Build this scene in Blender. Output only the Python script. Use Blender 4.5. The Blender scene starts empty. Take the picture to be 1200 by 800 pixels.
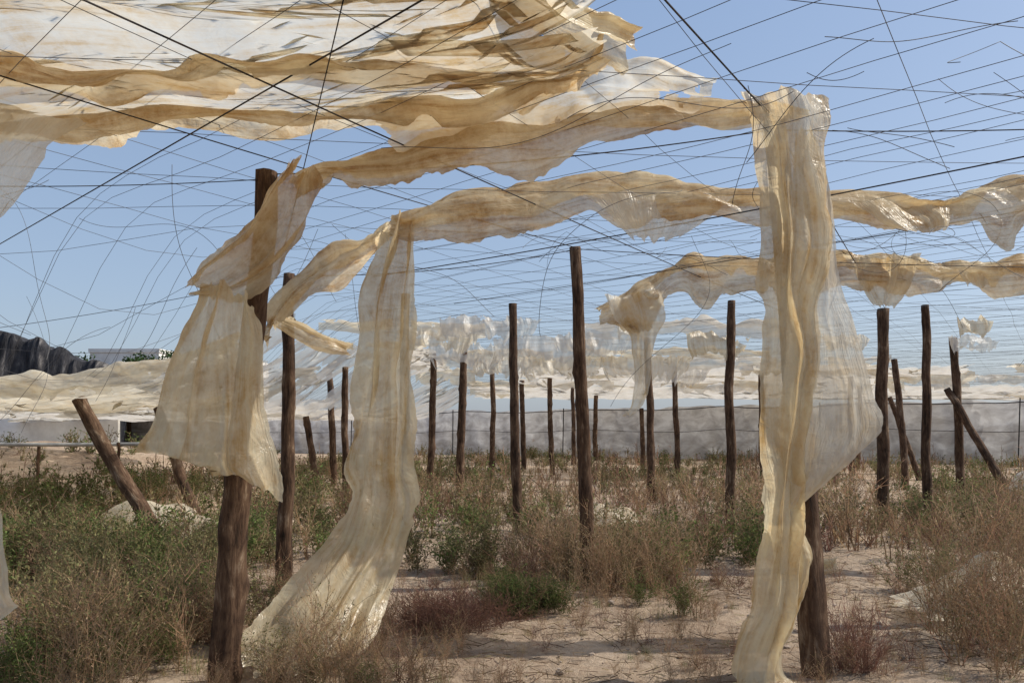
import bpy, math, random, bmesh
import numpy as np
from mathutils import Vector, noise
random.seed(7); rng=np.random.default_rng(7)
scene=bpy.context.scene
V=Vector
def nz(x,y,z=0.0): return noise.noise(V((x,y,z)))

# ---------------------------------------------------------------- materials
def newmat(name):
    m=bpy.data.materials.new(name); m.use_nodes=True
    nt=m.node_tree; nt.nodes.clear()
    out=nt.nodes.new('ShaderNodeOutputMaterial')
    return m,nt,out
def N(nt,t,**k):
    n=nt.nodes.new(t)
    for a,b in k.items():
        if a in n.inputs: n.inputs[a].default_value=b
        else: setattr(n,a,b)
    return n
def ramp(nt,fac,stops):
    r=nt.nodes.new('ShaderNodeValToRGB'); e=r.color_ramp.elements
    while len(e)<len(stops): e.new(0.5)
    for i,(p,c) in enumerate(stops):
        e[i].position=p; e[i].color=(*c,1) if len(c)==3 else c
    nt.links.new(fac,r.inputs[0]); return r.outputs[0]
def g(v): return (v,v,v)
def noisetex(nt,vec,scale,detail=5,rough=.6,mscale=None,dist=0):
    if mscale:
        mp=nt.nodes.new('ShaderNodeMapping'); mp.inputs['Scale'].default_value=mscale
        nt.links.new(vec,mp.inputs[0]); vec=mp.outputs[0]
    n=nt.nodes.new('ShaderNodeTexNoise'); n.inputs['Scale'].default_value=scale
    n.inputs['Detail'].default_value=detail; n.inputs['Roughness'].default_value=rough
    n.inputs['Distortion'].default_value=dist
    nt.links.new(vec,n.inputs['Vector']); return n.outputs['Fac']
def mth(nt,op,a,b):
    m=nt.nodes.new('ShaderNodeMath'); m.operation=op
    for i,x in enumerate((a,b)):
        if isinstance(x,(int,float)): m.inputs[i].default_value=x
        else: nt.links.new(x,m.inputs[i])
    return m.outputs[0]

def plastic(name,light,stain,s0,s1,t0,t1,trans=.5,gloss=.045,bstr=.4):
    m,nt,out=newmat(name); L=nt.links
    tc=N(nt,'ShaderNodeTexCoord')
    st=noisetex(nt,tc.outputs['UV'],1.0,5,.68,(1.1,6,1),.9)
    bl=noisetex(nt,tc.outputs['Object'],2.4,6,.7,None,.6)
    sp=noisetex(nt,tc.outputs['Object'],20,4,.8)
    f=mth(nt,'ADD',mth(nt,'MULTIPLY',st,.45),mth(nt,'ADD',mth(nt,'MULTIPLY',bl,.36),mth(nt,'MULTIPLY',sp,.19)))
    mid=tuple(.58*a+.42*b for a,b in zip(light,stain))
    col=ramp(nt,f,[(s0,light),((s0+s1)/2,mid),(s1,stain),(min(1,s1+.08),tuple(.45*c for c in stain))])
    bmp=N(nt,'ShaderNodeBump',Strength=bstr,Distance=.02)
    wr=noisetex(nt,tc.outputs['UV'],1.0,2,.5,(3,16,1),1.0)
    wr2=noisetex(nt,tc.outputs['Object'],5,3,.55,None,1.5)
    ab=mth(nt,'ABSOLUTE',mth(nt,'SUBTRACT',wr,.5),0); ab2=mth(nt,'ABSOLUTE',mth(nt,'SUBTRACT',wr2,.5),0)
    L.new(mth(nt,'ADD',mth(nt,'MULTIPLY',ab,2.6),mth(nt,'MULTIPLY',ab2,2.6)),bmp.inputs['Height'])
    d=N(nt,'ShaderNodeBsdfDiffuse'); t=N(nt,'ShaderNodeBsdfTranslucent'); gl=N(nt,'ShaderNodeBsdfGlossy',Roughness=.33)
    for s in (d,t,gl): L.new(bmp.outputs[0],s.inputs['Normal'])
    L.new(col,d.inputs[0]); L.new(col,t.inputs[0])
    gl.inputs[0].default_value=(.8,.8,.8,1)
    m1=N(nt,'ShaderNodeMixShader'); m1.inputs[0].default_value=trans
    L.new(d.outputs[0],m1.inputs[1]); L.new(t.outputs[0],m1.inputs[2])
    m2=N(nt,'ShaderNodeMixShader'); m2.inputs[0].default_value=gloss
    L.new(m1.outputs[0],m2.inputs[1]); L.new(gl.outputs[0],m2.inputs[2])
    tr=N(nt,'ShaderNodeBsdfTransparent'); tr.inputs[0].default_value=(.97,.94,.87,1)
    m3=N(nt,'ShaderNodeMixShader')
    tf=ramp(nt,mth(nt,'ADD',mth(nt,'MULTIPLY',f,.5),mth(nt,'MULTIPLY',noisetex(nt,tc.outputs['Object'],1.3,4),.5)),[(.36,g(t1)),(.6,g(t0))])
    L.new(tf,m3.inputs[0]); L.new(m2.outputs[0],m3.inputs[1]); L.new(tr.outputs[0],m3.inputs[2])
    L.new(m3.outputs[0],out.inputs[0]); return m
P_CREAM=plastic('aged_plastic',(.89,.79,.56),(.56,.36,.14),.43,.62,.08,.34,.6)
P_BROWN=plastic('stained_plastic',(.87,.75,.51),(.46,.27,.09),.41,.60,.06,.34,.62)
P_PANEL=plastic('pale_plastic',(.90,.84,.70),(.64,.47,.25),.45,.65,.14,.46,.62)
P_CLEAR=plastic('clear_plastic',(.88,.83,.70),(.62,.44,.21),.43,.61,.14,.52,.62,.02,.18)
P_FAR=plastic('thin_plastic_film',(.82,.79,.73),(.55,.44,.30),.46,.68,.2,.6,.6,.03,.25)

def principled(name,colsocket_fn,rough=.9,bump=None,bstr=.4,bdist=.02,spec=.2,metal=0):
    m,nt,out=newmat(name)
    tc=N(nt,'ShaderNodeTexCoord'); b=N(nt,'ShaderNodeBsdfPrincipled')
    b.inputs['Roughness'].default_value=rough; b.inputs['Specular IOR Level'].default_value=spec
    b.inputs['Metallic'].default_value=metal
    c=colsocket_fn(nt,tc)
    nt.links.new(c,b.inputs['Base Color'])
    if bump:
        bp=N(nt,'ShaderNodeBump',Strength=bstr,Distance=bdist)
        nt.links.new(bump(nt,tc),bp.inputs['Height']); nt.links.new(bp.outputs[0],b.inputs['Normal'])
    nt.links.new(b.outputs[0],out.inputs[0]); return m
def woodcol(nt,tc):
    a=noisetex(nt,tc.outputs['UV'],1,8,.7,(26,5,1),.6)
    b=noisetex(nt,tc.outputs['Object'],3,4)
    f=mth(nt,'ADD',mth(nt,'MULTIPLY',a,.6),mth(nt,'MULTIPLY',b,.4))
    return ramp(nt,f,[(.36,(.014,.009,.006)),(.46,(.068,.038,.023)),(.55,(.13,.078,.047)),(.66,(.32,.24,.165))])
WOOD=principled('weathered_wood',woodcol,.9,lambda nt,tc:noisetex(nt,tc.outputs['UV'],1,8,.75,(30,4,1),.8),.9,.02)
def sandcol(nt,tc):
    a=noisetex(nt,tc.outputs['Object'],.5,6,.65); b=noisetex(nt,tc.outputs['Object'],9,6,.75); c=noisetex(nt,tc.outputs['Object'],70,3,.8)
    f=mth(nt,'ADD',mth(nt,'MULTIPLY',a,.45),mth(nt,'ADD',mth(nt,'MULTIPLY',b,.35),mth(nt,'MULTIPLY',c,.2)))
    return ramp(nt,f,[(.36,(.14,.097,.065)),(.45,(.31,.225,.158)),(.53,(.45,.345,.25)),(.66,(.55,.445,.34))])
SAND=principled('sandy_soil',sandcol,1,lambda nt,tc:mth(nt,'ADD',noisetex(nt,tc.outputs['Object'],6,8,.75),mth(nt,'MULTIPLY',noisetex(nt,tc.outputs['Object'],45,4,.8),.4)),.9,.06,.05)
STONE=principled('stone',lambda nt,tc:ramp(nt,noisetex(nt,tc.outputs['Object'],12),[(.35,(.2,.15,.11)),(.65,(.45,.37,.3))]),.95)
WIRE=principled('galvanised_wire',lambda nt,tc:ramp(nt,noisetex(nt,tc.outputs['Object'],2),[(.4,(.05,.05,.055)),(.6,(.13,.125,.125))]),.6)
CABLE=principled('dark_cable',lambda nt,tc:ramp(nt,noisetex(nt,tc.outputs['Object'],5),[(.4,(.02,.018,.018)),(.6,(.06,.05,.045))]),.7)
WHITE=principled('white_plaster',lambda nt,tc:ramp(nt,noisetex(nt,tc.outputs['Object'],.8,8,.7),[(.35,(.6,.58,.55)),(.6,(.8,.79,.76))]),.9)
GLASS=principled('dark_window',lambda nt,tc:ramp(nt,noisetex(nt,tc.outputs['Object'],1),[(.4,(.02,.025,.03)),(.6,(.05,.055,.06))]),.2,spec=.5)
PIPE=principled('grey_pipe',lambda nt,tc:ramp(nt,noisetex(nt,tc.outputs['Object'],3),[(.4,(.3,.3,.3)),(.6,(.5,.5,.48))]),.6)
NETB=principled('black_net',lambda nt,tc:ramp(nt,noisetex(nt,tc.outputs['Object'],1.0,8,.72,(1.6,.5,.35),.8),[(.38,(.014,.014,.017)),(.52,(.045,.044,.048)),(.6,(.12,.11,.105)),(.68,(.3,.28,.26))]),.8,lambda nt,tc:noisetex(nt,tc.outputs['Object'],2,8,.7,(2,.5,.4)),.8,.3)
def attrmat(name,trans=.3):
    m,nt,out=newmat(name)
    a=N(nt,'ShaderNodeAttribute',attribute_name='Col')
    d=N(nt,'ShaderNodeBsdfDiffuse'); t=N(nt,'ShaderNodeBsdfTranslucent'); x=N(nt,'ShaderNodeMixShader'); x.inputs[0].default_value=trans
    for s in (d,t): nt.links.new(a.outputs['Color'],s.inputs[0])
    nt.links.new(d.outputs[0],x.inputs[1]); nt.links.new(t.outputs[0],x.inputs[2]); nt.links.new(x.outputs[0],out.inputs[0]); return m
LEAF=attrmat('foliage')

# ---------------------------------------------------------------- mesh util
def mkobj(name,verts,faces,mat,smooth=True,uv=None,col=None,parent=None):
    me=bpy.data.meshes.new(name)
    verts=np.asarray(verts,dtype=np.float32); faces=np.asarray(faces,dtype=np.int32)
    k=faces.shape[1]
    me.vertices.add(len(verts)); me.vertices.foreach_set('co',verts.ravel())
    me.loops.add(faces.size); me.loops.foreach_set('vertex_index',faces.ravel())
    me.polygons.add(len(faces)); me.polygons.foreach_set('loop_start',np.arange(0,faces.size,k,dtype=np.int32))
    me.update(calc_edges=True); me.validate()
    me.polygons.foreach_set('use_smooth',np.full(len(me.polygons),smooth))
    if uv is not None:
        l=me.uv_layers.new(name='UVMap'); idx=np.zeros(len(me.loops),dtype=np.int32); me.loops.foreach_get('vertex_index',idx)
        l.data.foreach_set('uv',np.asarray(uv,dtype=np.float32)[idx].ravel())
    if col is not None:
        a=me.color_attributes.new('Col','FLOAT_COLOR','POINT')
        c=np.ones((len(verts),4),dtype=np.float32); c[:,:3]=col; a.data.foreach_set('color',c.ravel())
    me.materials.append(mat)
    o=bpy.data.objects.new(name,me); scene.collection.objects.link(o)
    if parent: o.parent=parent
    return o

# ---------------------------------------------------------------- terrain
def gz(x,y):
    r=math.hypot(x,y)
    z=.05*nz(x*.35,y*.35,1)+.02*nz(x*1.7,y*1.7,5)
    z+=1.15*math.exp(-((x+15)/5)**2-((y-25)/4)**2)*(1+.3*nz(x*.6,y*.6,9))
    z+=.35*math.exp(-((x+7)/3)**2-((y-17)/4)**2)
    return z*(1 if r<60 else 60/r)
def axis(lo,hi,n,p=2.2):
    t=np.linspace(-1,1,n); return np.sign(t)*np.abs(t)**p
xs=np.sort(np.unique(np.concatenate([np.linspace(-12,12,200),np.linspace(-60,60,110),axis(-1,1,41,3)*1500])))
ys=np.sort(np.unique(np.concatenate([np.linspace(2,14,150),np.linspace(-20,60,100),axis(-1,1,41,3)*1500])))
vv=[];nx=len(xs)
for y in ys:
    for x in xs:
        z=gz(x,y)
        if abs(x)<16 and 0<y<18: z+=.03*nz(x*4,y*4,3)+.016*nz(x*11,y*11,7)
        vv.append((x,y,z))
idx=np.arange(len(ys)*nx).reshape(len(ys),nx)
ff=np.stack([idx[:-1,:-1],idx[:-1,1:],idx[1:,1:],idx[1:,:-1]],-1).reshape(-1,4)
mkobj('ground',vv,ff,SAND)

# ---------------------------------------------------------------- posts
def post(base,top,r0,r1,seed,name='wooden_post',bend=.03,mat=WOOD):
    b=V((base[0],base[1],gz(base[0],base[1])-.15)); t=V(top)
    ax=(t-b); L=ax.length; axn=ax.normalized(); s=axn.cross(V((0,1,0.01))).normalized(); f=axn.cross(s)
    n=max(20,int(L*16)); k=12; vs=[];uv=[]
    knots=[(random.random(),random.random()*6.28,random.uniform(.1,.35)) for _ in range(8)]
    for i in range(n+1):
        u=i/n; c=b+ax*u+s*(bend*math.sin(u*3.1+seed)+.03*nz(u*4,seed,2))+f*bend*.5*math.sin(u*4+seed*2)
        r=r0+(r1-r0)*u
        for j in range(k+1):
            a=j/k*2*math.pi; ca,sa=math.cos(a),math.sin(a)
            rr=r*(1+.18*nz(ca*1.2,sa*1.2,u*L*2+seed)+.10*nz(ca*3,sa*3,u*L*6+seed))
            for ku,ka,kh in knots:
                d=((u-ku)*L/.05)**2+((a-ka+math.pi)%(2*math.pi)-math.pi)**2/.16
                if d<6: rr+=r*kh*math.exp(-d)
            vs.append(c+s*ca*rr+f*sa*rr); uv.append((j/k*.5+seed,u*L))
    fs=[]
    for i in range(n):
        for j in range(k):
            a=i*(k+1)+j; fs.append((a,a+1,a+k+2,a+k+1))
    ci=len(vs); vs.append(b+ax+axn*.01); uv.append((seed,L))
    for j in range(k): a=n*(k+1)+j; fs.append((a,a+1,ci))
    me=bpy.data.meshes.new(name); me.from_pydata([tuple(v) for v in vs],[],fs)
    me.polygons.foreach_set('use_smooth',[True]*len(me.polygons))
    l=me.uv_layers.new(name='UVMap')
    for lp in me.loops: l.data[lp.index].uv=uv[lp.vertex_index]
    me.materials.append(mat); o=bpy.data.objects.new(name,me); scene.collection.objects.link(o); return o
POSTS=[((-1.79,5.0),(-1.58,5.05,3.22),.098,.07,1),
((2.0,5.1),(1.66,5.15,3.60),.10,.07,2),
((-2.28,7.9),(-2.22,7.9,3.12),.085,.055,3),
((.74,8.07),(.66,8.07,3.42),.078,.056,4),
((.06,12.3),(.04,12.3,3.5),.08,.06,5),
((3.3,12.0),(3.32,12.0,3.5),.08,.06,6),
((6.0,12.8),(5.95,12.8,3.5),.095,.085,7),
((6.62,12.6),(6.5,12.6,3.52),.075,.06,8),
((9.7,17.2),(9.4,17.0,3.5),.09,.08,9),
((2.95,17),(2.9,17,3.5),.09,.07,10),
((5.1,24.6),(5.05,24.6,3.5),.09,.08,11),
((1.35,27),(1.3,27,3.5),.09,.08,12),
((4.0,38),(4.0,38,3.1),.12,.10,13),
((-1.15,18),(-1.12,18,3.45),.10,.08,14),
((-2.05,20),(-2.0,20,3.45),.09,.08,15),
((-4.6,20.5),(-4.7,20.5,3.0),.09,.08,16),
((.4,30),(.4,30,3.4),.10,.09,17),
((-1.52,11.4),(-1.5,11.4,3.5),.08,.06,18),
((-3.3,16),(-3.35,16,2.8),.08,.06,19),
((7.9,25),(7.8,25,3.5),.09,.08,20),
((13.5,31),(13.5,31,3.2),.09,.08,21),
((9.9,20),(9.6,20,3.3),.09,.07,22),
((4.9,30),(4.9,30,2.3),.09,.08,23),
((-4.08,9.6),(-5.25,9.7,1.95),.10,.08,24),
((-4.6,12.0),(-5.6,12.6,1.9),.09,.07,25),
((-4.75,19.8),(-5.2,20,1.85),.09,.08,26),
((10.4,16.2),(9.3,17.1,2.4),.09,.07,27),
((12.3,24),(11.4,24,2.5),.09,.07,29),
((7.2,20),(7.2,20,3.4),.09,.07,30),
((5.6,6.9),(5.6,6.9,3.5),.09,.07,31),
((-6.2,5.2),(-6.1,5.2,3.4),.09,.07,32),
((8.8,9.2),(8.8,9.2,3.5),.09,.07,33),
((-.6,24),(-.6,24,3.4),.09,.07,34),((2.6,34),(2.6,34,3.3),.1,.08,35),((11.5,27),(11.5,27,3.3),.09,.08,36)]
for p in POSTS: post(*p)

# ---------------------------------------------------------------- wires
def wires(name,lines,mat):
    cu=bpy.data.curves.new(name,'CURVE'); cu.dimensions='3D'; cu.bevel_depth=1.0; cu.bevel_resolution=0; cu.use_fill_caps=False
    for pts,r in lines:
        s=cu.splines.new('POLY'); s.points.add(len(pts)-1)
        s.points.foreach_set('co',[c for p in pts for c in (p[0],p[1],p[2],1)])
        s.points.foreach_set('radius',[r]*len(pts))
    cu.materials.append(mat)
    o=bpy.data.objects.new(name,cu); scene.collection.objects.link(o); return o
def sm(t): t=min(1,max(0,t)); return t*t*(3-2*t)
def roofz(x,y):
    z=3.5+.06*nz(x*.25,y*.25,11)
    t=sm((-x-2.4)/2.6)*sm((y-6.4)/2.4); z-=1.33*t
    return z
def family(dx,dy,spacing,off0,off1,sag,r,jit=.2,seed=0,zo=0):
    L=math.hypot(dx,dy); dx/=L;dy/=L; px,py=-dy,dx; out=[]
    o=off0
    while o<off1:
        jo=o+random.uniform(-jit,jit)*spacing; rot=random.uniform(-.02,.02); pts=[]
        ddx,ddy=dx-px*rot,dy-py*rot
        ph=random.uniform(0,6); a=random.uniform(.2,1.4)*sag
        for t in np.arange(-10,62,.6):
            x=px*jo+ddx*t; y=py*jo+ddy*t
            if 1.2<y<46 and -26<x<34:
                pts.append((x+.04*nz(t*.6,jo*3,2),y,roofz(x,y)+zo-a*abs(math.sin(t*.45+ph))+.02*nz(t*.9,jo,3)))
        if len(pts)>2: out.append((pts,r))
        o+=spacing
    return out
lines=family(-1.07,1,.32,-40,34,.09,.002)+family(.66,1,.72,-34,34,.07,.002,zo=.01)+family(1,.10,.9,-3,46,.08,.002,zo=-.015)
wires('roof_wire_grid',lines,WIRE)
def straight(p,q,sag,r,n=24):
    return ([(p[0]+(q[0]-p[0])*t,p[1]+(q[1]-p[1])*t,p[2]+(q[2]-p[2])*t-sag*4*t*(1-t)) for t in np.linspace(0,1,n)],r)
cab=[straight((.9,2.1,3.38),(-5.1,7.9,3.40),.0,.0055),straight((-2.5,2.1,3.35),(6.4,15.7,3.45),.06,.005),
straight((-.3,2.1,3.5),(1.66,5.1,3.58),.0,.006),straight((1.66,5.1,3.58),(6.0,12.8,3.5),.05,.005),
straight((1.66,5.1,3.5),(-1.58,5.05,3.2),.06,.004),straight((-1.6,5,3.15),(-6.1,5.2,3.35),.1,.003),
straight((1.66,5.1,3.5),(6.5,4.9,3.7),.1,.004),straight((-2.2,7.9,3.1),(.66,8.07,3.4),.08,.004),straight((.66,8.07,3.4),(8.8,9.2,3.45),.08,.004),
straight((6.5,2.2,3.45),(-1.5,8.5,3.2),.1,.005),straight((7.2,3.6,3.45),(-.8,11,3.3),.05,.004),straight((-2.22,7.9,3.1),(-8,9.5,2.6),.1,.003),
straight((-.4,2.4,3.35),(-2.4,8.1,3.1),.03,.003),straight((-3.6,2.6,3.35),(.7,8.07,3.4),.03,.004)]
wires('main_cables',cab,CABLE)
def curly(x,y,z,L,seed,drop):
    pts=[];p=V((x,y,z)); a=random.uniform(0,6.28); tilt=-drop
    k=random.uniform(-1.4,1.4)
    for i in range(int(L/.04)):
        a+=.04*(k+3*nz(i*.05,seed,1)); tl=tilt+1.1*nz(i*.035,seed,7)
        p=p+V((math.cos(a)*math.cos(tl),.6*math.sin(a)*math.cos(tl),math.sin(tl)))*.04
        if p.z>3.75: tilt=-.8
        pts.append(tuple(p))
    return (pts,.0020)
cl=[]
for i in range(66):
    if i<16: x=random.uniform(-4.8,-1.6); y=random.uniform(5.4,8.5)
    elif i<52: x=random.uniform(.6,6.5); y=random.uniform(4.2,9.5)
    else: x=random.uniform(.9,3.4); y=random.uniform(3.6,5.2)
    cl.append(curly(x,y,roofz(x,y)-.02,random.uniform(.9,2.8),i*3.3,random.uniform(-.1,.5) if i>=16 else random.uniform(.3,1.3)))
wires('loose_wires',cl,WIRE)

# ---------------------------------------------------------------- plastic
def cr(P,t):
    K=P.shape[1]; x=np.clip(t,0,1)*(K-1); i=np.minimum(x.astype(int),K-2); f=(x-i)[:,None]
    ar=np.arange(len(t)); gx=lambda j:P[ar,np.clip(j,0,K-1)]
    p1=gx(i);p2=gx(i+1);p0=np.where((i-1>=0)[:,None],gx(i-1),2*p1-p2);p3=np.where((i+2<=K-1)[:,None],gx(i+2),2*p2-p1)
    return .5*((2*p1)+(-p0+p2)*f+(2*p0-5*p1+4*p2-p3)*f*f+(-p0+3*p1-3*p2+p3)*f**3)
def ev(rows,u,v):
    R,K,_=rows.shape; n=len(u)
    A=cr(np.broadcast_to(rows.reshape(1,R,K*3),(n,R,K*3)),u).reshape(n,K,3)
    return cr(A,v)
def drape(name,rows,nu,nv,mat,folds=5,famp=.03,crum=.025,cs=3.0,rag=.06,ragu=.04,holes=0,hs=2.5,seed=0,drift=1.0,diag=0.0,hf=.25):
    rows=np.array(rows,float)
    U,Vv=np.meshgrid(np.linspace(0,1,nu),np.linspace(0,1,nv),indexing='ij'); u=U.ravel();v=Vv.ravel()
    Lu=np.linalg.norm(np.diff(rows.mean(1),axis=0),axis=1).sum()
    def rg(a,k):
        return np.array([.5*abs(nz(x*Lu*1.9,k,seed))+1.0*max(0,nz(x*Lu*3.5,k,seed+4)-.15)+.14*abs(nz(x*Lu*14,k,seed+8)) for x in a])
    ul=np.linspace(0,1,nu); e0=rg(ul,1)*rag*1.8; e1=rg(ul,9)*rag*1.8
    vv=np.repeat(e0,nv)+(v)*(1-np.repeat(e0,nv)-np.repeat(e1,nv))
    vl=np.linspace(0,1,nv); Wv=max(.3,np.linalg.norm(np.diff(rows[len(rows)//2],axis=0),axis=1).sum())
    f0=np.array([abs(nz(x*Wv*5,3,seed))+.4*abs(nz(x*Wv*15,2,seed)) for x in vl])*ragu*1.5; f1=np.array([abs(nz(x*Wv*5,13,seed))+.5*abs(nz(x*Wv*14,5,seed)) for x in vl])*ragu*1.9
    uu=np.tile(f0,nu)+u*(1-np.tile(f0,nu)-np.tile(f1,nu))
    P=ev(rows,uu,vv); e=.004
    du=ev(rows,np.clip(uu+e,0,1),vv)-ev(rows,np.clip(uu-e,0,1),vv); dv=ev(rows,uu,np.clip(vv+e,0,1))-ev(rows,uu,np.clip(vv-e,0,1))
    dvn=dv/(np.linalg.norm(dv,axis=1,keepdims=True)+1e-9)
    nn=np.cross(du,dv); nn/=np.linalg.norm(nn,axis=1,keepdims=True)+1e-9
    out=np.empty_like(P)
    for i in range(len(P)):
        a=uu[i];b=vv[i]; p=P[i]
        s=b*folds*6.283+diag*a*Lu*3+drift*(3.4*nz(a*Lu*.8,b*1.2,seed+2)+2.0*nz(a*Lu*1.9,b*3,seed+3))
        am=famp*max(0,.65+1.1*nz(a*Lu*1.2,b*2.5,seed+6))
        d=am*(1.3*(2/math.pi)*math.asin(math.sin(s)*.97)+.40*math.sin(2.3*s+seed+2*nz(a*Lu*1.3,b,seed)))
        x,y,z=p*cs
        r1=abs(nz(x+seed,y,z)); r2=abs(nz(x*2.6,y*2.6+seed,z*2.6))
        d+=crum*(2.2*nz(x*.6,y*.6,z*.6+seed)+1.4*(r1-.2)+.4*(r2-.2))
        t=am*.6*math.cos(s+.6)
        out[i]=p+nn[i]*d+dvn[i]*t
    I=np.arange(nu*nv).reshape(nu,nv)
    F=np.stack([I[:-1,:-1],I[1:,:-1],I[1:,1:],I[:-1,1:]],-1).reshape(-1,4)
    if holes>0:
        keep=[]
        for f in F:
            c=(P[f[0]]+P[f[2]])*.5*hs
            h=nz(c[0]+seed,c[1],c[2])+2*hf*nz(c[0]*3,c[1]*3+seed,c[2]*3)+hf*nz(c[0]*8,c[1]*8,c[2]*8)
            keep.append(h<1-holes*1.0)
        F=F[np.array(keep)]
        used=np.unique(F); mp=-np.ones(len(out),int); mp[used]=np.arange(len(used)); F=mp[F]; out=out[used]; uu=uu[used]; vv=vv[used]
    return mkobj(name,out,F,mat,uv=np.stack([uu*Lu+seed,vv*max(Wv,.4)*2],1))
def band(path,hang,back,nu,nv=30,mat=P_BROWN,seed=0,name='plastic_sheet',**k):
    P=np.array(path,float); R=len(P); n2=R*3
    t=np.linspace(0,1,n2); C=cr(np.broadcast_to(P.reshape(1,R,3),(n2,R,3)),t)
    H=np.array(hang if isinstance(hang,(list,tuple)) else [hang]*R,float).reshape(1,R,1); Hc=cr(np.broadcast_to(H,(n2,R,1)),t)[:,0]
    Lg=np.linalg.norm(np.diff(P,axis=0),axis=1).sum(); rows=[]
    for i in range(n2):
        x,y,z=C[i]; s=t[i]*Lg
        h=max(.03,Hc[i]*(1+.75*nz(s*1.6,seed,1))); tw=.10*nz(s*1.3,seed,4); b=back*(1+.8*nz(s*1.4,seed,7)); zz=z+.05*nz(s*2,seed,9)
        rows.append([(x+.08*nz(s*2,seed,11),y-.06+tw,zz-h),(x,y-.09+tw,zz-h*.5),(x,y-.05,zz+.0),(x,y+b*.5,zz+.03+.04*nz(s*3,seed,5)),(x,y+b,zz-h*.25+.06*nz(s*2,seed,12))])
    a=dict(folds=2.4,famp=.034,crum=.03,cs=3.0,rag=.15,ragu=.02,drift=1.2,diag=.9); a.update(k)
    return drape(name,rows,nu,nv,mat,seed=seed,**a)

# roof sheet overhead (upper left)
def roofrows(Xs,far,near,n,zs):
    rows=[]
    for i,X in enumerate(Xs):
        r=[]
        for j in range(n):
            t=j/(n-1); y=far[i]+(near-far[i])*t
            r.append((X-.25*t,y,3.54-zs*abs(1.2*nz(X*.5,y*1.1,2))-.6*zs*(j%2)-(.05 if j==0 else 0)))
        rows.append(r)
    return rows
drape('plastic_roof_sheet',roofrows([-6.5,-5,-3.8,-3.0,-2.2,-1.4,-.6,.1,.5],[4.85,4.85,4.8,4.9,4.7,4.75,4.7,4.45,4.1],1.4,7,.17),200,150,P_CLEAR,folds=1.2,famp=.012,crum=.018,cs=1.1,rag=.04,ragu=.09,holes=.42,hs=.9,hf=.10,seed=3,drift=.4,diag=.15)
band([(-6,4.9,3.42),(-4.2,4.85,3.42),(-3.2,4.75,3.42),(-2.4,4.7,3.43),(-1.5,4.72,3.47),(-.7,4.7,3.5),(.1,4.5,3.55),(.5,4.15,3.6)],[.06,.08,.15,.12,.10,.14,.2,.16],.35,220,mat=P_BROWN,seed=5)
band([(-5,3.75,3.46),(-3,4.0,3.44),(-2.0,4.15,3.43),(-1.2,4.0,3.44),(-.4,4.15,3.5),(.3,4.2,3.55)],[.03,.05,.09,.08,.07,.05],.3,170,mat=P_BROWN,seed=6)
band([(-.1,3.3,3.5),(.3,3.75,3.55),(.62,4.1,3.6)],[.05,.1,.08],.3,70,mat=P_CREAM,seed=66)
drape('plastic_sheet',[[(-3.5,4.2,3.34),(-2.8,4.2,3.32),(-2.25,4.3,3.26)],[(-3.4,4.15,3.0),(-2.9,4.1,3.0),(-2.45,4.2,3.0)],[(-3.3,4.1,2.75),(-2.95,4.1,2.72),(-2.66,4.2,2.72)],[(-3.3,4.1,2.5),(-3.0,4.1,2.5),(-2.85,4.15,2.52)]],70,50,P_PANEL,folds=3,famp=.03,crum=.03,seed=8,ragu=.1)
# front beam band A->B
band([(-1.38,5.0,3.13),(-1.05,5.0,3.27),(-.55,5,3.40),(-.05,4.98,3.48),(.5,5,3.55),(1.1,5,3.61),(1.6,5.02,3.66),(1.85,5.05,3.6)],[.16,.24,.28,.28,.24,.2,.15,.12],.22,250,mat=P_BROWN,seed=11,nv=36)
drape('plastic_sheet',[[(-.9,4.7,3.55),(-.8,4.8,3.42),(-.75,5.0,3.28)],[(-.3,4.6,3.58),(-.3,4.8,3.5),(-.25,5.0,3.4)],[(0.3,4.5,3.66),(.3,4.75,3.58),(.3,5,3.5)],[(.75,4.6,3.72),(.75,4.8,3.64),(.75,5,3.56)],[(1.25,4.8,3.74),(1.2,4.9,3.68),(1.15,5,3.6)]],120,36,P_CLEAR,folds=2,famp=.03,crum=.05,rag=.16,seed=12,holes=.3)
# column drape on post B
def col(zlist,y=4.95):
    rows=[]
    for z,x0,x1 in zlist:
        w=x1-x0; s=.05*nz(z*2.2,x0,3); rows.append([(x0,y+.05+s,z),(x0+.25*w,y-.06-s,z),(x0+.6*w,y-.07+s*1.4,z),(x1,y+.05-s,z)])
    return rows
drape('plastic_sheet',col([(3.67,1.40,1.98),(3.52,1.46,2.0),(3.3,1.52,1.96),(3.0,1.54,1.99),(2.7,1.57,1.98),(2.4,1.55,1.93),(2.1,1.57,1.95),(1.8,1.56,1.88),(1.5,1.54,1.84),(1.2,1.57,1.81),(.95,1.56,1.80),(.7,1.50,1.80),(.5,1.46,1.78),(.3,1.38,1.74),(.08,1.34,1.70),(.0,1.36,1.82)],4.9),320,54,P_CREAM,folds=2.2,famp=.045,crum=.024,cs=3,rag=.10,seed=15,drift=1.0,diag=.4)
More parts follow.
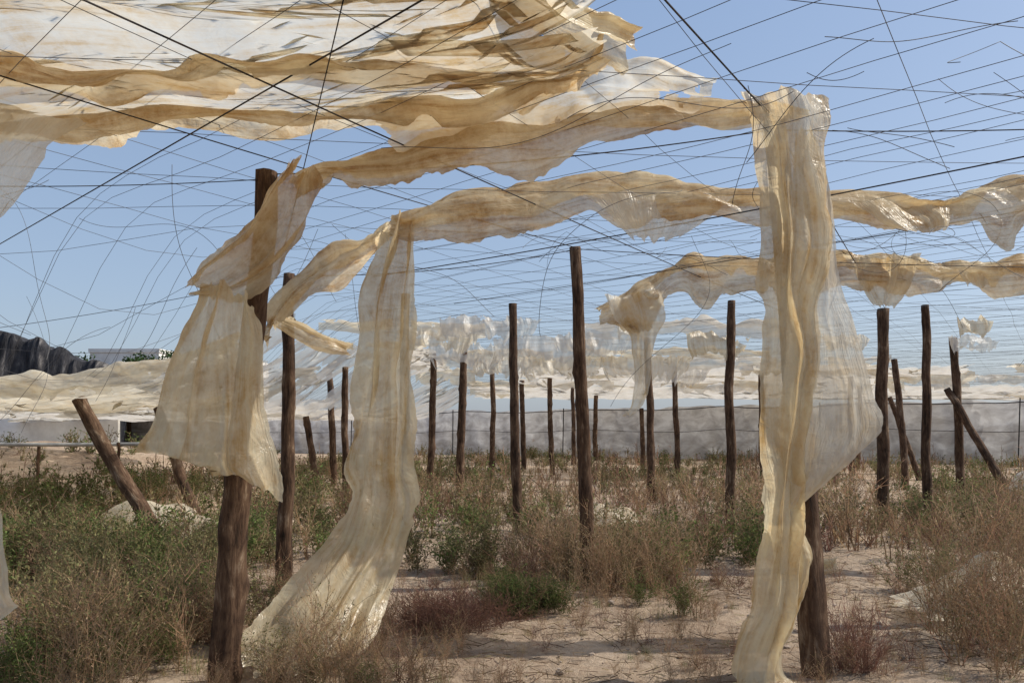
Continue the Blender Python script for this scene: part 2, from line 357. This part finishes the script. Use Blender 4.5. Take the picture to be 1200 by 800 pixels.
drape('plastic_sheet',[[(1.78,5.0,3.5),(1.83,4.98,3.5),(1.90,5.0,3.48)],[(1.75,4.98,3.1),(1.86,4.95,3.12),(2.0,5,3.1)],[(1.72,4.96,2.75),(1.88,4.9,2.75),(2.04,5,2.78)],[(1.72,4.96,2.4),(1.9,4.9,2.4),(2.10,5,2.45)],[(1.70,4.94,2.1),(1.92,4.88,2.15),(2.19,5,2.2)],[(1.66,4.92,1.75),(1.95,4.86,1.76),(2.28,5.0,1.83)],[(1.64,4.92,1.48),(1.92,4.86,1.5),(2.36,5.0,1.62)],[(1.62,4.9,1.25),(1.85,4.85,1.28),(2.16,4.98,1.42)],[(1.60,4.9,1.02),(1.72,4.88,1.08),(1.9,4.95,1.22)]],180,60,P_PANEL,folds=1.4,famp=.024,crum=.02,cs=1.8,rag=.05,ragu=.03,seed=17,diag=.6)
drape('plastic_sheet',col([(1.0,1.62,1.78),(.8,1.64,1.9),(.6,1.6,1.9),(.4,1.55,1.82),(.2,1.5,1.65)],4.97),60,26,P_CREAM,folds=1.5,famp=.02,crum=.03,rag=.08,seed=18)
# left bundle on post A
pth=[(-1.24,3.22,.10),(-1.34,3.02,.12),(-1.42,2.84,.13),(-1.54,2.68,.15),(-1.70,2.56,.17),(-1.86,2.47,.15),(-1.98,2.42,.06)]
rows=[]
for i,(x,z,h) in enumerate(pth):
    a=pth[max(0,i-1)];b=pth[min(len(pth)-1,i+1)]; tx,tz=b[0]-a[0],b[1]-a[1]; l=math.hypot(tx,tz); px,pz=tz/l,-tx/l
    rows.append([(x+px*h,4.95,z+pz*h),(x+px*h*.4,4.78,z+pz*h*.4),(x-px*h*.4,4.77,z-pz*h*.4),(x-px*h,4.95,z-pz*h)])
drape('plastic_sheet',rows,130,44,P_BROWN,folds=2.4,famp=.045,crum=.03,seed=21,diag=.8,rag=.09,ragu=.1)
drape('plastic_sheet',[[(-1.86,4.9,2.46),(-1.8,4.80,2.5),(-1.68,4.80,2.46),(-1.60,4.9,2.4)],[(-1.88,4.88,2.34),(-1.8,4.74,2.3),(-1.68,4.76,2.28),(-1.56,4.9,2.3)],[(-2.0,4.86,2.12),(-1.84,4.72,2.1),(-1.66,4.72,2.1),(-1.54,4.9,2.1)],[(-2.10,4.86,1.88),(-1.90,4.70,1.85),(-1.66,4.72,1.8),(-1.52,4.9,1.8)],[(-2.16,4.86,1.62),(-1.94,4.72,1.58),(-1.66,4.70,1.54),(-1.46,4.9,1.54)],[(-2.24,4.86,1.50),(-1.97,4.72,1.42),(-1.68,4.70,1.36),(-1.42,4.9,1.32)],[(-2.25,4.86,1.42),(-1.98,4.72,1.42),(-1.66,4.7,1.30),(-1.41,4.9,1.10)]],150,90,P_CREAM,folds=2.6,famp=.055,crum=.03,cs=2.4,rag=.07,ragu=.10,seed=23,drift=.9,diag=.3)
# central column drape
drape('plastic_sheet',[[(-.98,6.2,3.2),(-.85,6.15,3.27),(-.74,6.2,3.22)],[(-1.04,6.2,2.95),(-.88,6.1,2.98),(-.74,6.2,2.96)],[(-1.16,6.2,2.65),(-.95,6.12,2.65),(-.76,6.2,2.65)],[(-1.15,6.2,2.3),(-.97,6.05,2.3),(-.76,6.2,2.3)],[(-1.24,6.2,2.0),(-1.0,6.05,2.0),(-.78,6.18,2.0)],[(-1.24,6.15,1.6),(-1.02,6.02,1.6),(-.74,6.15,1.6)],[(-1.3,6.1,1.3),(-1.03,5.95,1.3),(-.76,6.1,1.3)],[(-1.27,6.05,1.05),(-1.03,5.9,1.05),(-.72,6.05,1.0)],[(-1.36,5.9,.75),(-1.1,5.7,.72),(-.8,5.9,.70)],[(-1.6,5.6,.45),(-1.25,5.4,.42),(-.85,5.65,.40)],[(-1.8,5.3,.22),(-1.4,5.15,.18),(-.9,5.4,.2)],[(-1.9,5.1,.08),(-1.5,4.9,.05),(-1.0,5.2,.06)]],260,70,P_CREAM,folds=2.6,famp=.055,crum=.03,cs=2.5,rag=.08,ragu=.05,seed=27,drift=1.0,diag=.4)
# second band
band([(-.95,6.2,3.2),(-.6,6.2,3.34),(0,6.25,3.44),(.5,6.3,3.52),(1.0,6.3,3.54),(1.6,6.3,3.48),(2.2,6.3,3.44),(2.8,6.3,3.42),(3.3,6.3,3.36),(3.7,6.3,3.46),(4.1,6.3,3.54),(5.2,6.3,3.5)],[.12,.32,.36,.30,.34,.32,.28,.20,.24,.36,.34,.24],.3,360,mat=P_BROWN,seed=31,nv=36)
drape('plastic_sheet',[[(.55,6.2,3.42),(1.2,6.2,3.42),(1.75,6.2,3.42)],[(.75,6.15,3.2),(1.15,6.1,3.2),(1.55,6.15,3.22)],[(.95,6.12,3.02),(1.1,6.1,3.0),(1.3,6.12,3.05)]],50,60,P_PANEL,folds=1.5,famp=.03,crum=.04,rag=.1,ragu=.14,seed=33)
drape('plastic_sheet',[[(2.6,6.2,3.36),(3.0,6.2,3.36),(3.4,6.2,3.32)],[(2.75,6.15,3.2),(3.1,6.1,3.2),(3.35,6.15,3.16)],[(3.0,6.12,3.1),(3.15,6.1,3.08),(3.3,6.12,3.08)]],50,50,P_CREAM,folds=1.5,famp=.03,crum=.04,rag=.08,ragu=.1,seed=34)
# left loop (between second band and post C)
band([(-.95,6.4,3.22),(-1.3,6.8,3.2),(-1.6,7.0,3.1),(-1.9,7.0,2.88),(-2.12,7.0,2.62),(-2.1,7.0,2.5)],[.14,.28,.38,.38,.30,.1],.2,120,mat=P_BROWN,seed=36)
band([(-2.15,7.3,2.62),(-1.9,7.3,2.5),(-1.7,7.3,2.42),(-1.5,7.4,2.36)],[.1,.2,.16,.1],.2,60,mat=P_BROWN,seed=37)
# third band (right, further)
band([(1.0,9.3,3.0),(1.35,9.3,3.1),(1.7,9.3,3.36),(2.1,9.3,3.58),(2.7,9.3,3.5),(3.3,9.3,3.52),(3.9,9.3,3.62),(4.6,9.3,3.5),(5.2,9.3,3.44),(6.0,9.3,3.5),(7.5,9.3,3.5)],[.25,.40,.5,.42,.42,.44,.42,.34,.32,.42,.32],.3,330,mat=P_BROWN,seed=41,famp=.05,crum=.05)
drape('plastic_sheet',[[(1.05,9.2,3.1),(1.7,9.2,3.2)],[(1.15,9.15,2.85),(1.75,9.2,2.9)],[(1.35,9.15,2.65),(1.65,9.2,2.6)],[(1.4,9.15,2.2),(1.6,9.2,2.2)],[(1.35,9.1,1.85),(1.48,9.2,1.85)],[(1.3,9.1,1.7),(1.4,9.2,1.72)]],90,36,P_CLEAR,folds=2,famp=.04,crum=.06,rag=.14,ragu=.06,seed=43)
drape('plastic_sheet',[[(3.8,9.2,3.6),(4.7,9.2,3.6)],[(4.0,9.15,3.25),(4.6,9.2,3.25)],[(4.2,9.15,2.98),(4.45,9.2,2.95)]],50,40,P_CREAM,folds=2,famp=.04,crum=.06,rag=.12,ragu=.1,seed=44)
drape('plastic_sheet',[[(5.1,9.2,3.4),(5.7,9.2,3.4)],[(5.2,9.15,3.2),(5.6,9.2,3.18)]],40,40,P_CREAM,folds=2,famp=.04,crum=.05,rag=.1,ragu=.2,seed=45)
# torn sheets farther back, hanging from the wire rows
RAGS=[(2.6,12.0,3.0,1.0,.4),(6.9,12.4,3.3,.6,.35),(-1.2,13,3.4,1.7,.45),(-2.0,14,3.35,1.5,.5),(.7,15,3.35,1.7,.45),(5.4,14,3.2,.9,.3),(8.2,15,3.3,1.0,.35),(1.6,12.3,3.2,.6,.3),(-.4,16,3.4,2.2,.55),(2.2,20,3.4,2.4,.7),(-1.8,17,3.4,1.8,.6),(.2,20,3.4,2.2,.7),(3.4,23,3.4,2.4,.7),(-1.0,19,3.3,1.6,.6)]
for i,(x,y,z,w,h) in enumerate(RAGS):
    drape('plastic_sheet',[[(x,y,z),(x+w*.3,y+.1,z+.04),(x+w*.7,y+.1,z+.02),(x+w,y,z-.03)],[(x+.02,y-.05,z-h*.5),(x+w*.3,y-.08,z-h*.5),(x+w*.7,y-.02,z-h*.45),(x+w*.95,y,z-h*.4)],[(x+.1*w,y-.05,z-h),(x+w*.35,y-.05,z-h*.75),(x+w*.65,y-.05,z-h*1.05),(x+w*.9,y,z-h*.7)]],40,70,P_CREAM if i<2 else (P_PANEL if i%2 else P_FAR),folds=3.0*w,famp=.04,crum=.035,rag=.06,ragu=.28,holes=.36,hs=3,seed=50+i)
k=0
for Y in (14.5,16.5,18,20,22,24.5,27,30,34,39):
    x=-3+random.uniform(-1,1)
    while x<Y*.72:
        w=random.uniform(1.2,5)
        if random.random()<.58 and not(x>2 and Y<18):
            path=[(x+w*t,Y+.3*nz(x+w*t,Y,3),3.5+.08*nz((x+w*t)*.8,Y,1)) for t in np.linspace(0,1,4)]
            band(path,random.uniform(.10,.36)*(1 if Y<25 else 1.4),.4,int(16*w)+4,nv=9,mat=random.choice([P_FAR,P_PANEL,P_PANEL]),seed=100+k,famp=.04,crum=.05,rag=.22,holes=.28,hs=3); k+=1
        x+=w+random.uniform(.3,2)
# collapsed canopy on the left and far roof film
def canopy(x0,x1,y0,y1,seed,zoff=0,nu=110,nv=70,mat=P_FAR,holes=.3,drop=.2,crum=.04,hs=.9,nr=13):
    rows=[]
    for x in np.linspace(x0,x1,9):
        rows.append([(x,y,roofz(x,y)+zoff-drop*(j%2)*(1+nz(x*.4,j*2,seed))-.12*abs(nz(x*.7,y*.7,seed))) for j,y in enumerate(np.linspace(y0,y1,nr))])
    drape('collapsed_plastic_canopy',rows,nu,nv,mat,folds=5,famp=.035,crum=crum,cs=1.4,rag=.05,ragu=.05,holes=holes,hs=hs,seed=seed)
canopy(-14,-4.6,9.2,14.5,71,-.05,130,90,mat=P_PANEL,holes=.42,hs=1.3); canopy(-9.5,-2.9,10.8,17,72,-.05,120,90,holes=.44,hs=1.3); canopy(-18,-5,15.5,24,73,-.05,130,90,holes=.38); canopy(-6,-1.8,18,24,74,-.05,holes=.48)
canopy(-24,-2,26,42,75,0,100,80,holes=.36); canopy(-2,32,34,44,76,-.05,130,56,holes=.36,drop=.3); canopy(0,14,24,32,77,-.02,100,60,holes=.62)
band([(-14,9.1,2.2),(-8,9.2,2.18),(-6,9.1,2.16),(-4.9,9.2,2.2),(-4,9.3,2.4),(-3.2,9.4,2.7)],[.14,.22,.26,.2,.2,.12],.4,240,mat=P_PANEL,seed=81,holes=.3)
band([(-9,10.8,2.2),(-6,10.8,2.2),(-4.5,10.8,2.4),(-3.4,10.7,2.7)],[.4,.25,.25,.2],.4,150,mat=P_FAR,seed=82,holes=.35)
band([(-11,14,2.2),(-7,14,2.2),(-5,14,2.3),(-3.4,14,2.65)],[.4,.3,.5,.3],.4,130,mat=P_FAR,seed=83,holes=.35)
drape('plastic_sheet',[[(-2.75,3.8,1.3),(-2.46,3.8,1.25)],[(-2.75,3.8,1.0),(-2.40,3.78,1.02)],[(-2.75,3.78,.82),(-2.34,3.75,.82)],[(-2.75,3.8,.68),(-2.36,3.8,.74)],[(-2.8,3.8,.5),(-2.6,3.8,.55)]],60,40,P_PANEL,folds=2,famp=.02,crum=.03,seed=85)
def groundsheet(x,y,w,d,h,seed,mat):
    rows=[]
    for i in range(6):
        t=i/5; rows.append([(x+w*t,y+d*s,gz(x+w*t,y+d*s)+.03+h*math.sin(math.pi*s)*math.sin(math.pi*(.1+.8*t))*(1+.6*nz(t*4,s*3,seed))) for s in np.linspace(0,1,5)])
    drape('fallen_plastic_sheet',rows,70,50,mat,folds=2.5,famp=.05,crum=.05,rag=.14,ragu=.12,seed=seed)
groundsheet(3.3,6.2,1.4,.9,.48,91,P_PANEL); groundsheet(-5.9,10.0,1.9,1.6,.55,92,P_PANEL); groundsheet(9.9,15.5,1.4,1,.6,94,P_FAR)
groundsheet(.9,12.5,1.2,.8,.3,95,P_PANEL); groundsheet(-3.2,6.6,.8,.3,.16,96,P_CREAM); groundsheet(2.9,8.6,.7,.3,.14,97,P_CREAM); groundsheet(6.2,10.8,.9,.4,.3,98,P_PANEL)

# ---------------------------------------------------------------- far fence
def fencemat():
    m,nt,out=newmat('windbreak_net'); tc=N(nt,'ShaderNodeTexCoord')
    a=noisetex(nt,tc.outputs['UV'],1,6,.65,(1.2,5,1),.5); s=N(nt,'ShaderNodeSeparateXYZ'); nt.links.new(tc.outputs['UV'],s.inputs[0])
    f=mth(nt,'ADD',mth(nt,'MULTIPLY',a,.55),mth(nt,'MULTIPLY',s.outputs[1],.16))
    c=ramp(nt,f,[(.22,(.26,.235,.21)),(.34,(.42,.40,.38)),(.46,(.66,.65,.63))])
    d=N(nt,'ShaderNodeBsdfDiffuse'); t=N(nt,'ShaderNodeBsdfTranslucent'); x=N(nt,'ShaderNodeMixShader'); x.inputs[0].default_value=.4
    nt.links.new(c,d.inputs[0]); nt.links.new(c,t.inputs[0]); nt.links.new(d.outputs[0],x.inputs[1]); nt.links.new(t.outputs[0],x.inputs[2]); nt.links.new(x.outputs[0],out.inputs[0]); return m
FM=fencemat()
fpath=[(-30,54),(-17,50),(2,44),(23,32),(40,22)]
vs=[];uv=[];n=420;m=12
seg=[math.dist(fpath[i],fpath[i+1]) for i in range(4)]; TT=sum(seg)
def fp(t):
    d=t*TT
    for i,s in enumerate(seg):
        if d<=s or i==3: q=d/s; return (fpath[i][0]+(fpath[i+1][0]-fpath[i][0])*q,fpath[i][1]+(fpath[i+1][1]-fpath[i][1])*q)
        d-=s
for i in range(n+1):
    t=i/n; x,y=fp(t); H=2.3+.7*t+.16*nz(t*60,0,0)-.12*abs(math.sin(t*34))
    for j in range(m+1):
        h=j/m; o=.14*nz(t*160,h*2,3)+.10*math.sin(t*TT*2.6)*math.sin(h*3.1)+.08*nz(t*30,h*9,6)
        vs.append((x,y+o,gz(x,y)-.1+(H+.1)*h)); uv.append((t*TT,h))
I=np.arange((n+1)*(m+1)).reshape(n+1,m+1)
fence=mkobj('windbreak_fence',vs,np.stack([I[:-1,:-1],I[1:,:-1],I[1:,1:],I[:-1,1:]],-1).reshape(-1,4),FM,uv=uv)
rl=[]
for hh,rr in ((.97,.022),(.55,.012)):
    rl.append(([(fp(t)[0],fp(t)[1]-.2,gz(*fp(t))+(2.3+.7*t)*hh-.12*abs(math.sin(t*34))+.06*nz(t*40,hh,1)) for t in np.linspace(0,1,160)],rr))
for i in range(12):
    t=(i+random.random()*.7)/12; x,y=fp(t); rl.append(([(x,y-.2,-.1),(x+random.uniform(-.15,.15),y-.2,2.3+.7*t)],.028))
w=wires('fence_rails_and_stakes',rl,CABLE); w.parent=fence

# ---------------------------------------------------------------- buildings and things on the left
def box(name,x0,x1,y0,y1,z0,z1,mat,parent=None):
    v=[(x,y,z) for x in (x0,x1) for y in (y0,y1) for z in (z0,z1)]
    f=[(0,1,3,2),(4,6,7,5),(0,4,5,1),(2,3,7,6),(0,2,6,4),(1,5,7,3)]
    return mkobj(name,v,f,mat,smooth=False,parent=parent)
def building(name,x0,x1,y0,y1,H,wins):
    e=bpy.data.objects.new(name,None); scene.collection.objects.link(e)
    box('walls',x0,x1,y0,y1,-.2,H,WHITE,e); box('parapet',x0-.08,x1+.08,y0-.08,y1+.08,H+.003,H+.28,WHITE,e)
    for i,(a,b,c,d) in enumerate(wins):
        box('window_%d'%i,a,b,y0-.03,y0+.05,c,d,GLASS,e); box('sill_%d'%i,a-.1,b+.1,y0-.12,y0-.033,c-.1,c-.01,WHITE,e)
        box('lintel_%d'%i,a-.05,b+.05,y0-.06,y0-.033,d+.005,d+.1,WHITE,e)
    return e
building('white_house',-31.8,-26.6,60,68,7.2,[(-31.2,-30,4.9,6.2),(-29.4,-28.2,4.9,6.2),(-31.3,-30.2,1.3,2.9),(-29.6,-28.7,1.3,2.9),(-28.2,-27.3,1.3,2.9)])
building('white_house',-42,-35,64,72,6.3,[(-41,-39.6,3.5,4.8),(-38,-36.8,3.5,4.8)])
building('white_house',-25.9,-22,66,72,7.0,[(-25,-24,4,5.2)])
ww=box('white_wall',-34,-18.8,38,38.2,-.2,2.3,WHITE); box('coping',-34.05,-18.75,37.95,38.25,2.303,2.38,WHITE,ww)
wires('irrigation_pipe',[straight((-15.5,20,1.22),(-8.7,20.3,1.18),.05,.05)],PIPE)
for x in (-14,-12,-10): post((x,20.2),(x,20.2,1.2),.04,.04,x,'pipe_support')
vs=[];nu,nv=170,44
for i in range(nu):
    x=-44+i/(nu-1)*22.5
    crest=7.5-.40*max(0,x+28.5)-.28*abs(math.sin(x*1.05))+.22*nz(x*.8,1,2)+.25*nz(x*2.1,4,2)
    crest=max(1.2,crest)
    for j in range(nv):
        t=j/(nv-1); y=44+t*9; h=min(1,(t/.16))**.8*(1-.25*t) if t<.93 else (1-t)/.07*.75
        fold=.35*nz(x*2.6,t*1.5,3)+.2*nz(x*5,t*2,8)
        vs.append((x,y-abs(fold)*1.2*(1-t),max(crest*h+.35*nz(x*1.5,y*.7,3)*h,-.1)))
I=np.arange(nu*nv).reshape(nu,nv)
mkobj('black_shade_net',vs,np.stack([I[:-1,:-1],I[1:,:-1],I[1:,1:],I[:-1,1:]],-1).reshape(-1,4),NETB)

# ---------------------------------------------------------------- vegetation
class MB:
    def __init__(s): s.v=[];s.f=[];s.c=[]
    def seg(s,p,q,w0,w1,c):
        d=(q-p); sd=d.cross(V((random.uniform(-1,1),random.uniform(-1,1),random.uniform(-.3,.3)))).normalized()
        n=len(s.v); s.v+=[p-sd*w0,p+sd*w0,q+sd*w1,q-sd*w1]; s.f.append((n,n+1,n+2,n+3)); s.c+=[c]*4
    def leaf(s,p,d,l,w,c):
        sd=d.cross(V((random.uniform(-1,1),random.uniform(-1,1),random.uniform(-1,1)))).normalized()
        n=len(s.v); s.v+=[p,p+d*l*.5+sd*w,p+d*l,p+d*l*.5-sd*w]; s.f.append((n,n+1,n+2,n+3)); s.c+=[c]*4
def rc(c,v=.3):
    k=1+random.uniform(-v,v); return tuple(x*k*(1+random.uniform(-.08,.08)) for x in c)
def rdir(): return V((random.gauss(0,1),random.gauss(0,1),random.gauss(0,1))).normalized()
def template(kind,lod):
    mb=MB(); w=(1,2.0,3.4)[lod]
    S={'green':(20,.3,.68,.8,(.12,.155,.052)),'olive':(15,.35,.8,.65,(.20,.19,.09)),'dry':(11,.4,.95,.42,(.34,.225,.135)),'grass':(45,.15,.42,.6,(.41,.33,.18)),'ggrass':(45,.12,.34,.7,(.14,.18,.065)),'brush':(24,.35,.8,1.15,(.20,.11,.08))}[kind]
    n,l0,l1,tilt,colr=S
    n=int(n*(1,.65,.45)[lod])
    for _ in range(n):
        a=random.uniform(0,6.28); th=abs(random.gauss(0,tilt*.6))+.05; L=random.uniform(l0,l1)
        d=V((math.cos(a)*math.sin(th),math.sin(a)*math.sin(th),math.cos(th))); p=V((random.gauss(0,.06),random.gauss(0,.06),-.03))
        if 'grass' in kind:
            c=rc(colr)
            for i in range(2):
                q=p+d*L*.5; mb.seg(p,q,.0028*w*(1-i*.4),.0016*w*(1-i*.9),c); p=q; d=(d+V((0,0,-.4))+rdir()*.15).normalized()
            continue
        stem=rc((.26,.19,.11) if kind in('green','olive') else colr)
        K=(5,3,2)[lod]
        for i in range(K):
            q=p+d*L/K; r0=.004*(1-i/K*.7)*w; mb.seg(p,q,r0,r0*.8,stem)
            nb={'green':3,'olive':3,'dry':3,'brush':2}[kind] if i>0 or lod==2 else 1
            for _b in range(nb):
                bp=p+(q-p)*random.random(); bd=(d*.7+rdir()*.8+V((0,0,.25))).normalized(); bl=random.uniform(.06,.2)*(1.3 if kind=='dry' else 1)*(1 if i else .6)
                be=bp+bd*bl; mb.seg(bp,be,.002*w,.0012*w,stem)
                if kind in('green','olive'):
                    for _l in range((7 if kind=='green' else 5,4,2)[lod]):
                        lp=bp+(be-bp)*random.random(); mb.leaf(lp,(bd+rdir()*1.1).normalized(),random.uniform(.020,.045)*(1,1.5,2.6)[lod],random.uniform(.005,.009)*(1,1.6,2.8)[lod],rc(colr,.45))
                elif kind=='dry':
                    for _l in range((3,2,1)[lod]):
                        lp=bp+(be-bp)*random.random(); mb.leaf(lp,(bd+rdir()).normalized(),random.uniform(.012,.03)*(1,1.6,2.4)[lod],random.uniform(.003,.006)*w,rc((.38,.28,.18) if random.random()<.7 else (.15,.16,.07),.35))
                    if lod<2: e2=be+(bd+rdir()*.5).normalized()*bl*.6; mb.seg(be,e2,.0014*w,.0008*w,stem)
            p=q; d=(d+rdir()*.16+V((0,0,.05 if kind!='brush' else -.04))).normalized()
    return np.array([tuple(v) for v in mb.v],np.float32),np.array(mb.f,np.int32),np.array(mb.c,np.float32)
KINDS=['green','olive','dry','grass','ggrass','brush']
T={ (k,l):[template(k,l) for _ in range(5)] for k in KINDS for l in (0,1,2)}
inst={}
def add(kind,x,y,s,hz=1.0,tint=1.0):
    inst.setdefault(kind,[]).append((x,y,s,hz,0 if y<9 else 1 if y<17 else 2,tint))
def dens(x,y):
    if y<4.2 and abs(x)<3: return 0
    d=.34+1.6*nz(x*.42,y*.42,21)+.7*nz(x*1.3,y*1.3,25)
    if y<7.8 and x>-2.3: d-=.42
    if y<6.6 and -2.3<x<3.2: d-=.15
    if x<-2.3 and y<9: d+=.2
    if y>8.6: d+=.32
    if x>3.3 and 4.6<y<7 : d+=.15
    return max(0,min(1,d))
for _ in range(8600):
    y=3.2+43*random.random()**1.5; x=random.uniform(-1,1)*(y*.74+2.2)
    if x<-8 and y>19 and random.random()<.75: continue
    if random.random()>dens(x,y): continue
    m=1.1*nz(x*.3,y*.3,33)+random.gauss(0,.22)+(.12 if x<0 else -.10)
    r=random.random()
    if y<8:
        kind='grass' if r<.30 else 'ggrass' if r<.40 else ('olive' if m>.1 else 'dry') if r<.8 else ('brush' if r<.9 else 'green'); s=random.uniform(.4,.8)
        if x<-2.4: s*=1.15
    else:
        kind='green' if m>.22 else 'olive' if m>-.06 else 'dry' if r<.82 else 'brush'
        if r<.12: kind='grass'
        s=random.uniform(.5,1.1)*(1 if y<16 else .9)
    if y<5 : s*=.7
    add(kind,x,y,s,random.uniform(.8,1.1),tint=random.uniform(.6,1.3))
for _ in range(34): add('brush',random.gauss(-.5,.2),random.gauss(6.35,.2),random.uniform(.6,.9),.55,tint=.85)
for _ in range(16): add('ggrass',random.gauss(.02,.14),random.gauss(6.9,.12),random.uniform(.9,1.3)); add('green',random.gauss(.1,.2),random.gauss(6.9,.12),.55,.8,tint=.7)
for _ in range(9): add('brush',random.gauss(2.25,.1),random.gauss(5.25,.1),.6,1.1,tint=1.1)
for _ in range(18): add('dry',random.uniform(3.0,4.2),random.uniform(5.0,6.2),random.uniform(.8,1.1),tint=.8)
for _ in range(5): add('olive',random.uniform(3.4,4.6),random.uniform(7.0,8),random.uniform(.6,.9))
for _ in range(24): add('olive',random.uniform(-4.6,-2.7),random.uniform(5.2,8.5),random.uniform(.7,1.0))
for _ in range(16): add('green',random.uniform(-5.6,-3.0),random.uniform(7,10),random.uniform(.9,1.2))
for _ in range(24): add('dry',random.uniform(-3.4,-2.1),random.uniform(4.3,6),random.uniform(.5,.85))
for _ in range(8): add('green',random.uniform(-3.4,-2.3),random.uniform(4.2,6.4),random.uniform(.4,.7))
for _ in range(10): add('dry',random.gauss(-1.1,.25),random.gauss(4.9,.15),random.uniform(.4,.65))
for _ in range(14): add('dry',random.uniform(.6,1.6),random.uniform(7.4,8.4),random.uniform(.6,.9)); add('brush',random.uniform(.4,2.6),random.uniform(7.4,8.2),.6,.7,tint=.7)
for _ in range(480): add(random.choice(['grass','dry','dry','ggrass','brush']),random.uniform(-3,4),random.uniform(4.4,8.4),random.uniform(.12,.38))
NAMES={'green':'green_weeds','olive':'olive_weeds','dry':'dry_weeds','grass':'dry_grass','ggrass':'green_grass','brush':'dead_brush'}
for kind,L in inst.items():
    VV=[];FF=[];CC=[];o=0
    for x,y,s,hz,lod,tint in L:
        v,f,c=random.choice(T[(kind,lod)]); a=random.uniform(0,6.28); ca,sa=math.cos(a)*s,math.sin(a)*s
        q=np.empty_like(v); q[:,0]=v[:,0]*ca-v[:,1]*sa+x; q[:,1]=v[:,0]*sa+v[:,1]*ca+y; q[:,2]=v[:,2]*s*hz+gz(x,y)
        VV.append(q);FF.append(f+o);CC.append(c*tint);o+=len(v)
    mkobj(NAMES[kind],np.concatenate(VV),np.concatenate(FF),LEAF,smooth=False,col=np.concatenate(CC))
mb=MB()
for _ in range(12000):
    y=3+8*random.random(); x=random.uniform(-1,1)*(y*.8+.6)
    if nz(x*1.1,y*1.1,40)<-.05 and random.random()<.8: continue
    a=random.uniform(0,6.28); l=random.uniform(.02,.18); p=V((x,y,gz(x,y)+.02+random.uniform(0,.02))); d=V((math.cos(a),math.sin(a),random.uniform(-.1,.25)))
    mb.seg(p,p+d*l,.0028,.0018,rc(random.choice([(.26,.19,.11),(.09,.06,.04),(.12,.08,.05),(.36,.3,.18)])))
mkobj('dry_litter',[tuple(v) for v in mb.v],mb.f,LEAF,smooth=False,col=np.array(mb.c))
bm=bmesh.new()
for _ in range(900):
    y=3.5+8*random.random()**1.2; x=random.uniform(-1,1)*(y*.75+.5); r=random.choice([.008,.012,.015,.02,.03])*random.uniform(.6,1.2)
    res=bmesh.ops.create_icosphere(bm,subdivisions=1,radius=r)
    sx,sy,sz=random.uniform(.7,1.4),random.uniform(.7,1.3),random.uniform(.4,.8)
    for v in res['verts']:
        c=v.co*(1+random.uniform(-.25,.25)); v.co=V((c.x*sx+x,c.y*sy+y,c.z*sz+gz(x,y)+.01))
me=bpy.data.meshes.new('gravel'); bm.to_mesh(me); me.materials.append(STONE); scene.collection.objects.link(bpy.data.objects.new('gravel',me))
def tree(x,y,H,R):
    mb=MB(); b=V((x,y,-.1)); prev=b
    for i in range(4):
        q=V((x+.1*nz(i,x,1),y,H*.6*(i+1)/4))
        for _ in range(3): mb.seg(prev,q,.2-.035*i,.17-.035*i,(.1,.07,.05))
        prev=q
    cl=[]
    for i in range(18):
        c=V((x+random.gauss(0,R*.55),y+random.gauss(0,R*.5),H*.72+random.gauss(0,H*.11))); cl.append(c); mb.seg(V((x,y,H*.4)),c,.05,.02,(.1,.07,.05))
    for i in range(3500):
        c=random.choice(cl); d=rdir(); p=c+d*R*.42*random.random()**.4
        mb.leaf(p,rdir(),random.uniform(.14,.28),random.uniform(.04,.08),rc((.05,.08,.03),.5))
    mkobj('tree',[tuple(v) for v in mb.v],mb.f,LEAF,smooth=False,col=np.array(mb.c))
tree(-25.0,52,6.4,1.9); tree(-22.6,51,6.0,1.5)

# ---------------------------------------------------------------- light, sky, camera
az=math.radians(80); el=math.radians(45)
d=V((math.sin(az)*math.cos(el),math.cos(az)*math.cos(el),math.sin(el)))
sl=bpy.data.lights.new('sun','SUN'); sl.energy=5.0; sl.angle=math.radians(.5); sl.color=(1,.94,.84)
so=bpy.data.objects.new('sun',sl); so.rotation_euler=d.to_track_quat('Z','Y').to_euler(); so.location=(20,10,30); scene.collection.objects.link(so)
w=bpy.data.worlds.new("World"); scene.world=w; w.use_nodes=True; nt=w.node_tree
bg=nt.nodes['Background']; sk=nt.nodes.new('ShaderNodeTexSky'); sk.sky_type='NISHITA'; sk.sun_disc=False
sk.sun_elevation=el; sk.sun_rotation=az; sk.air_density=1.0; sk.dust_density=2.4; sk.ozone_density=2.6
# hazy air: whitens toward the horizon in every direction
tcw=nt.nodes.new('ShaderNodeTexCoord'); sp=nt.nodes.new('ShaderNodeSeparateXYZ'); nt.links.new(tcw.outputs['Generated'],sp.inputs[0])
hz=ramp(nt,sp.outputs[2],[(0.0,(4.5,5.1,5.9)),(.16,(3.7,4.7,6.2)),(.5,(2.7,3.9,6.0))])
mx=nt.nodes.new('ShaderNodeMixRGB'); mx.inputs[0].default_value=.5
nt.links.new(hz,mx.inputs[2])
nt.links.new(sk.outputs[0],mx.inputs[1]); nt.links.new(mx.outputs[0],bg.inputs[0]); bg.inputs[1].default_value=.13
cam=bpy.data.cameras.new('camera'); cam.lens=28; cam.sensor_width=36; cam.shift_y=.0833; cam.clip_end=4000; cam.clip_start=.05
co=bpy.data.objects.new('camera',cam); co.location=(0,0,1.6); co.rotation_euler=(math.radians(90),0,0); scene.collection.objects.link(co); scene.camera=co
scene.view_settings.view_transform='Standard'; scene.view_settings.look='None'; scene.view_settings.exposure=0
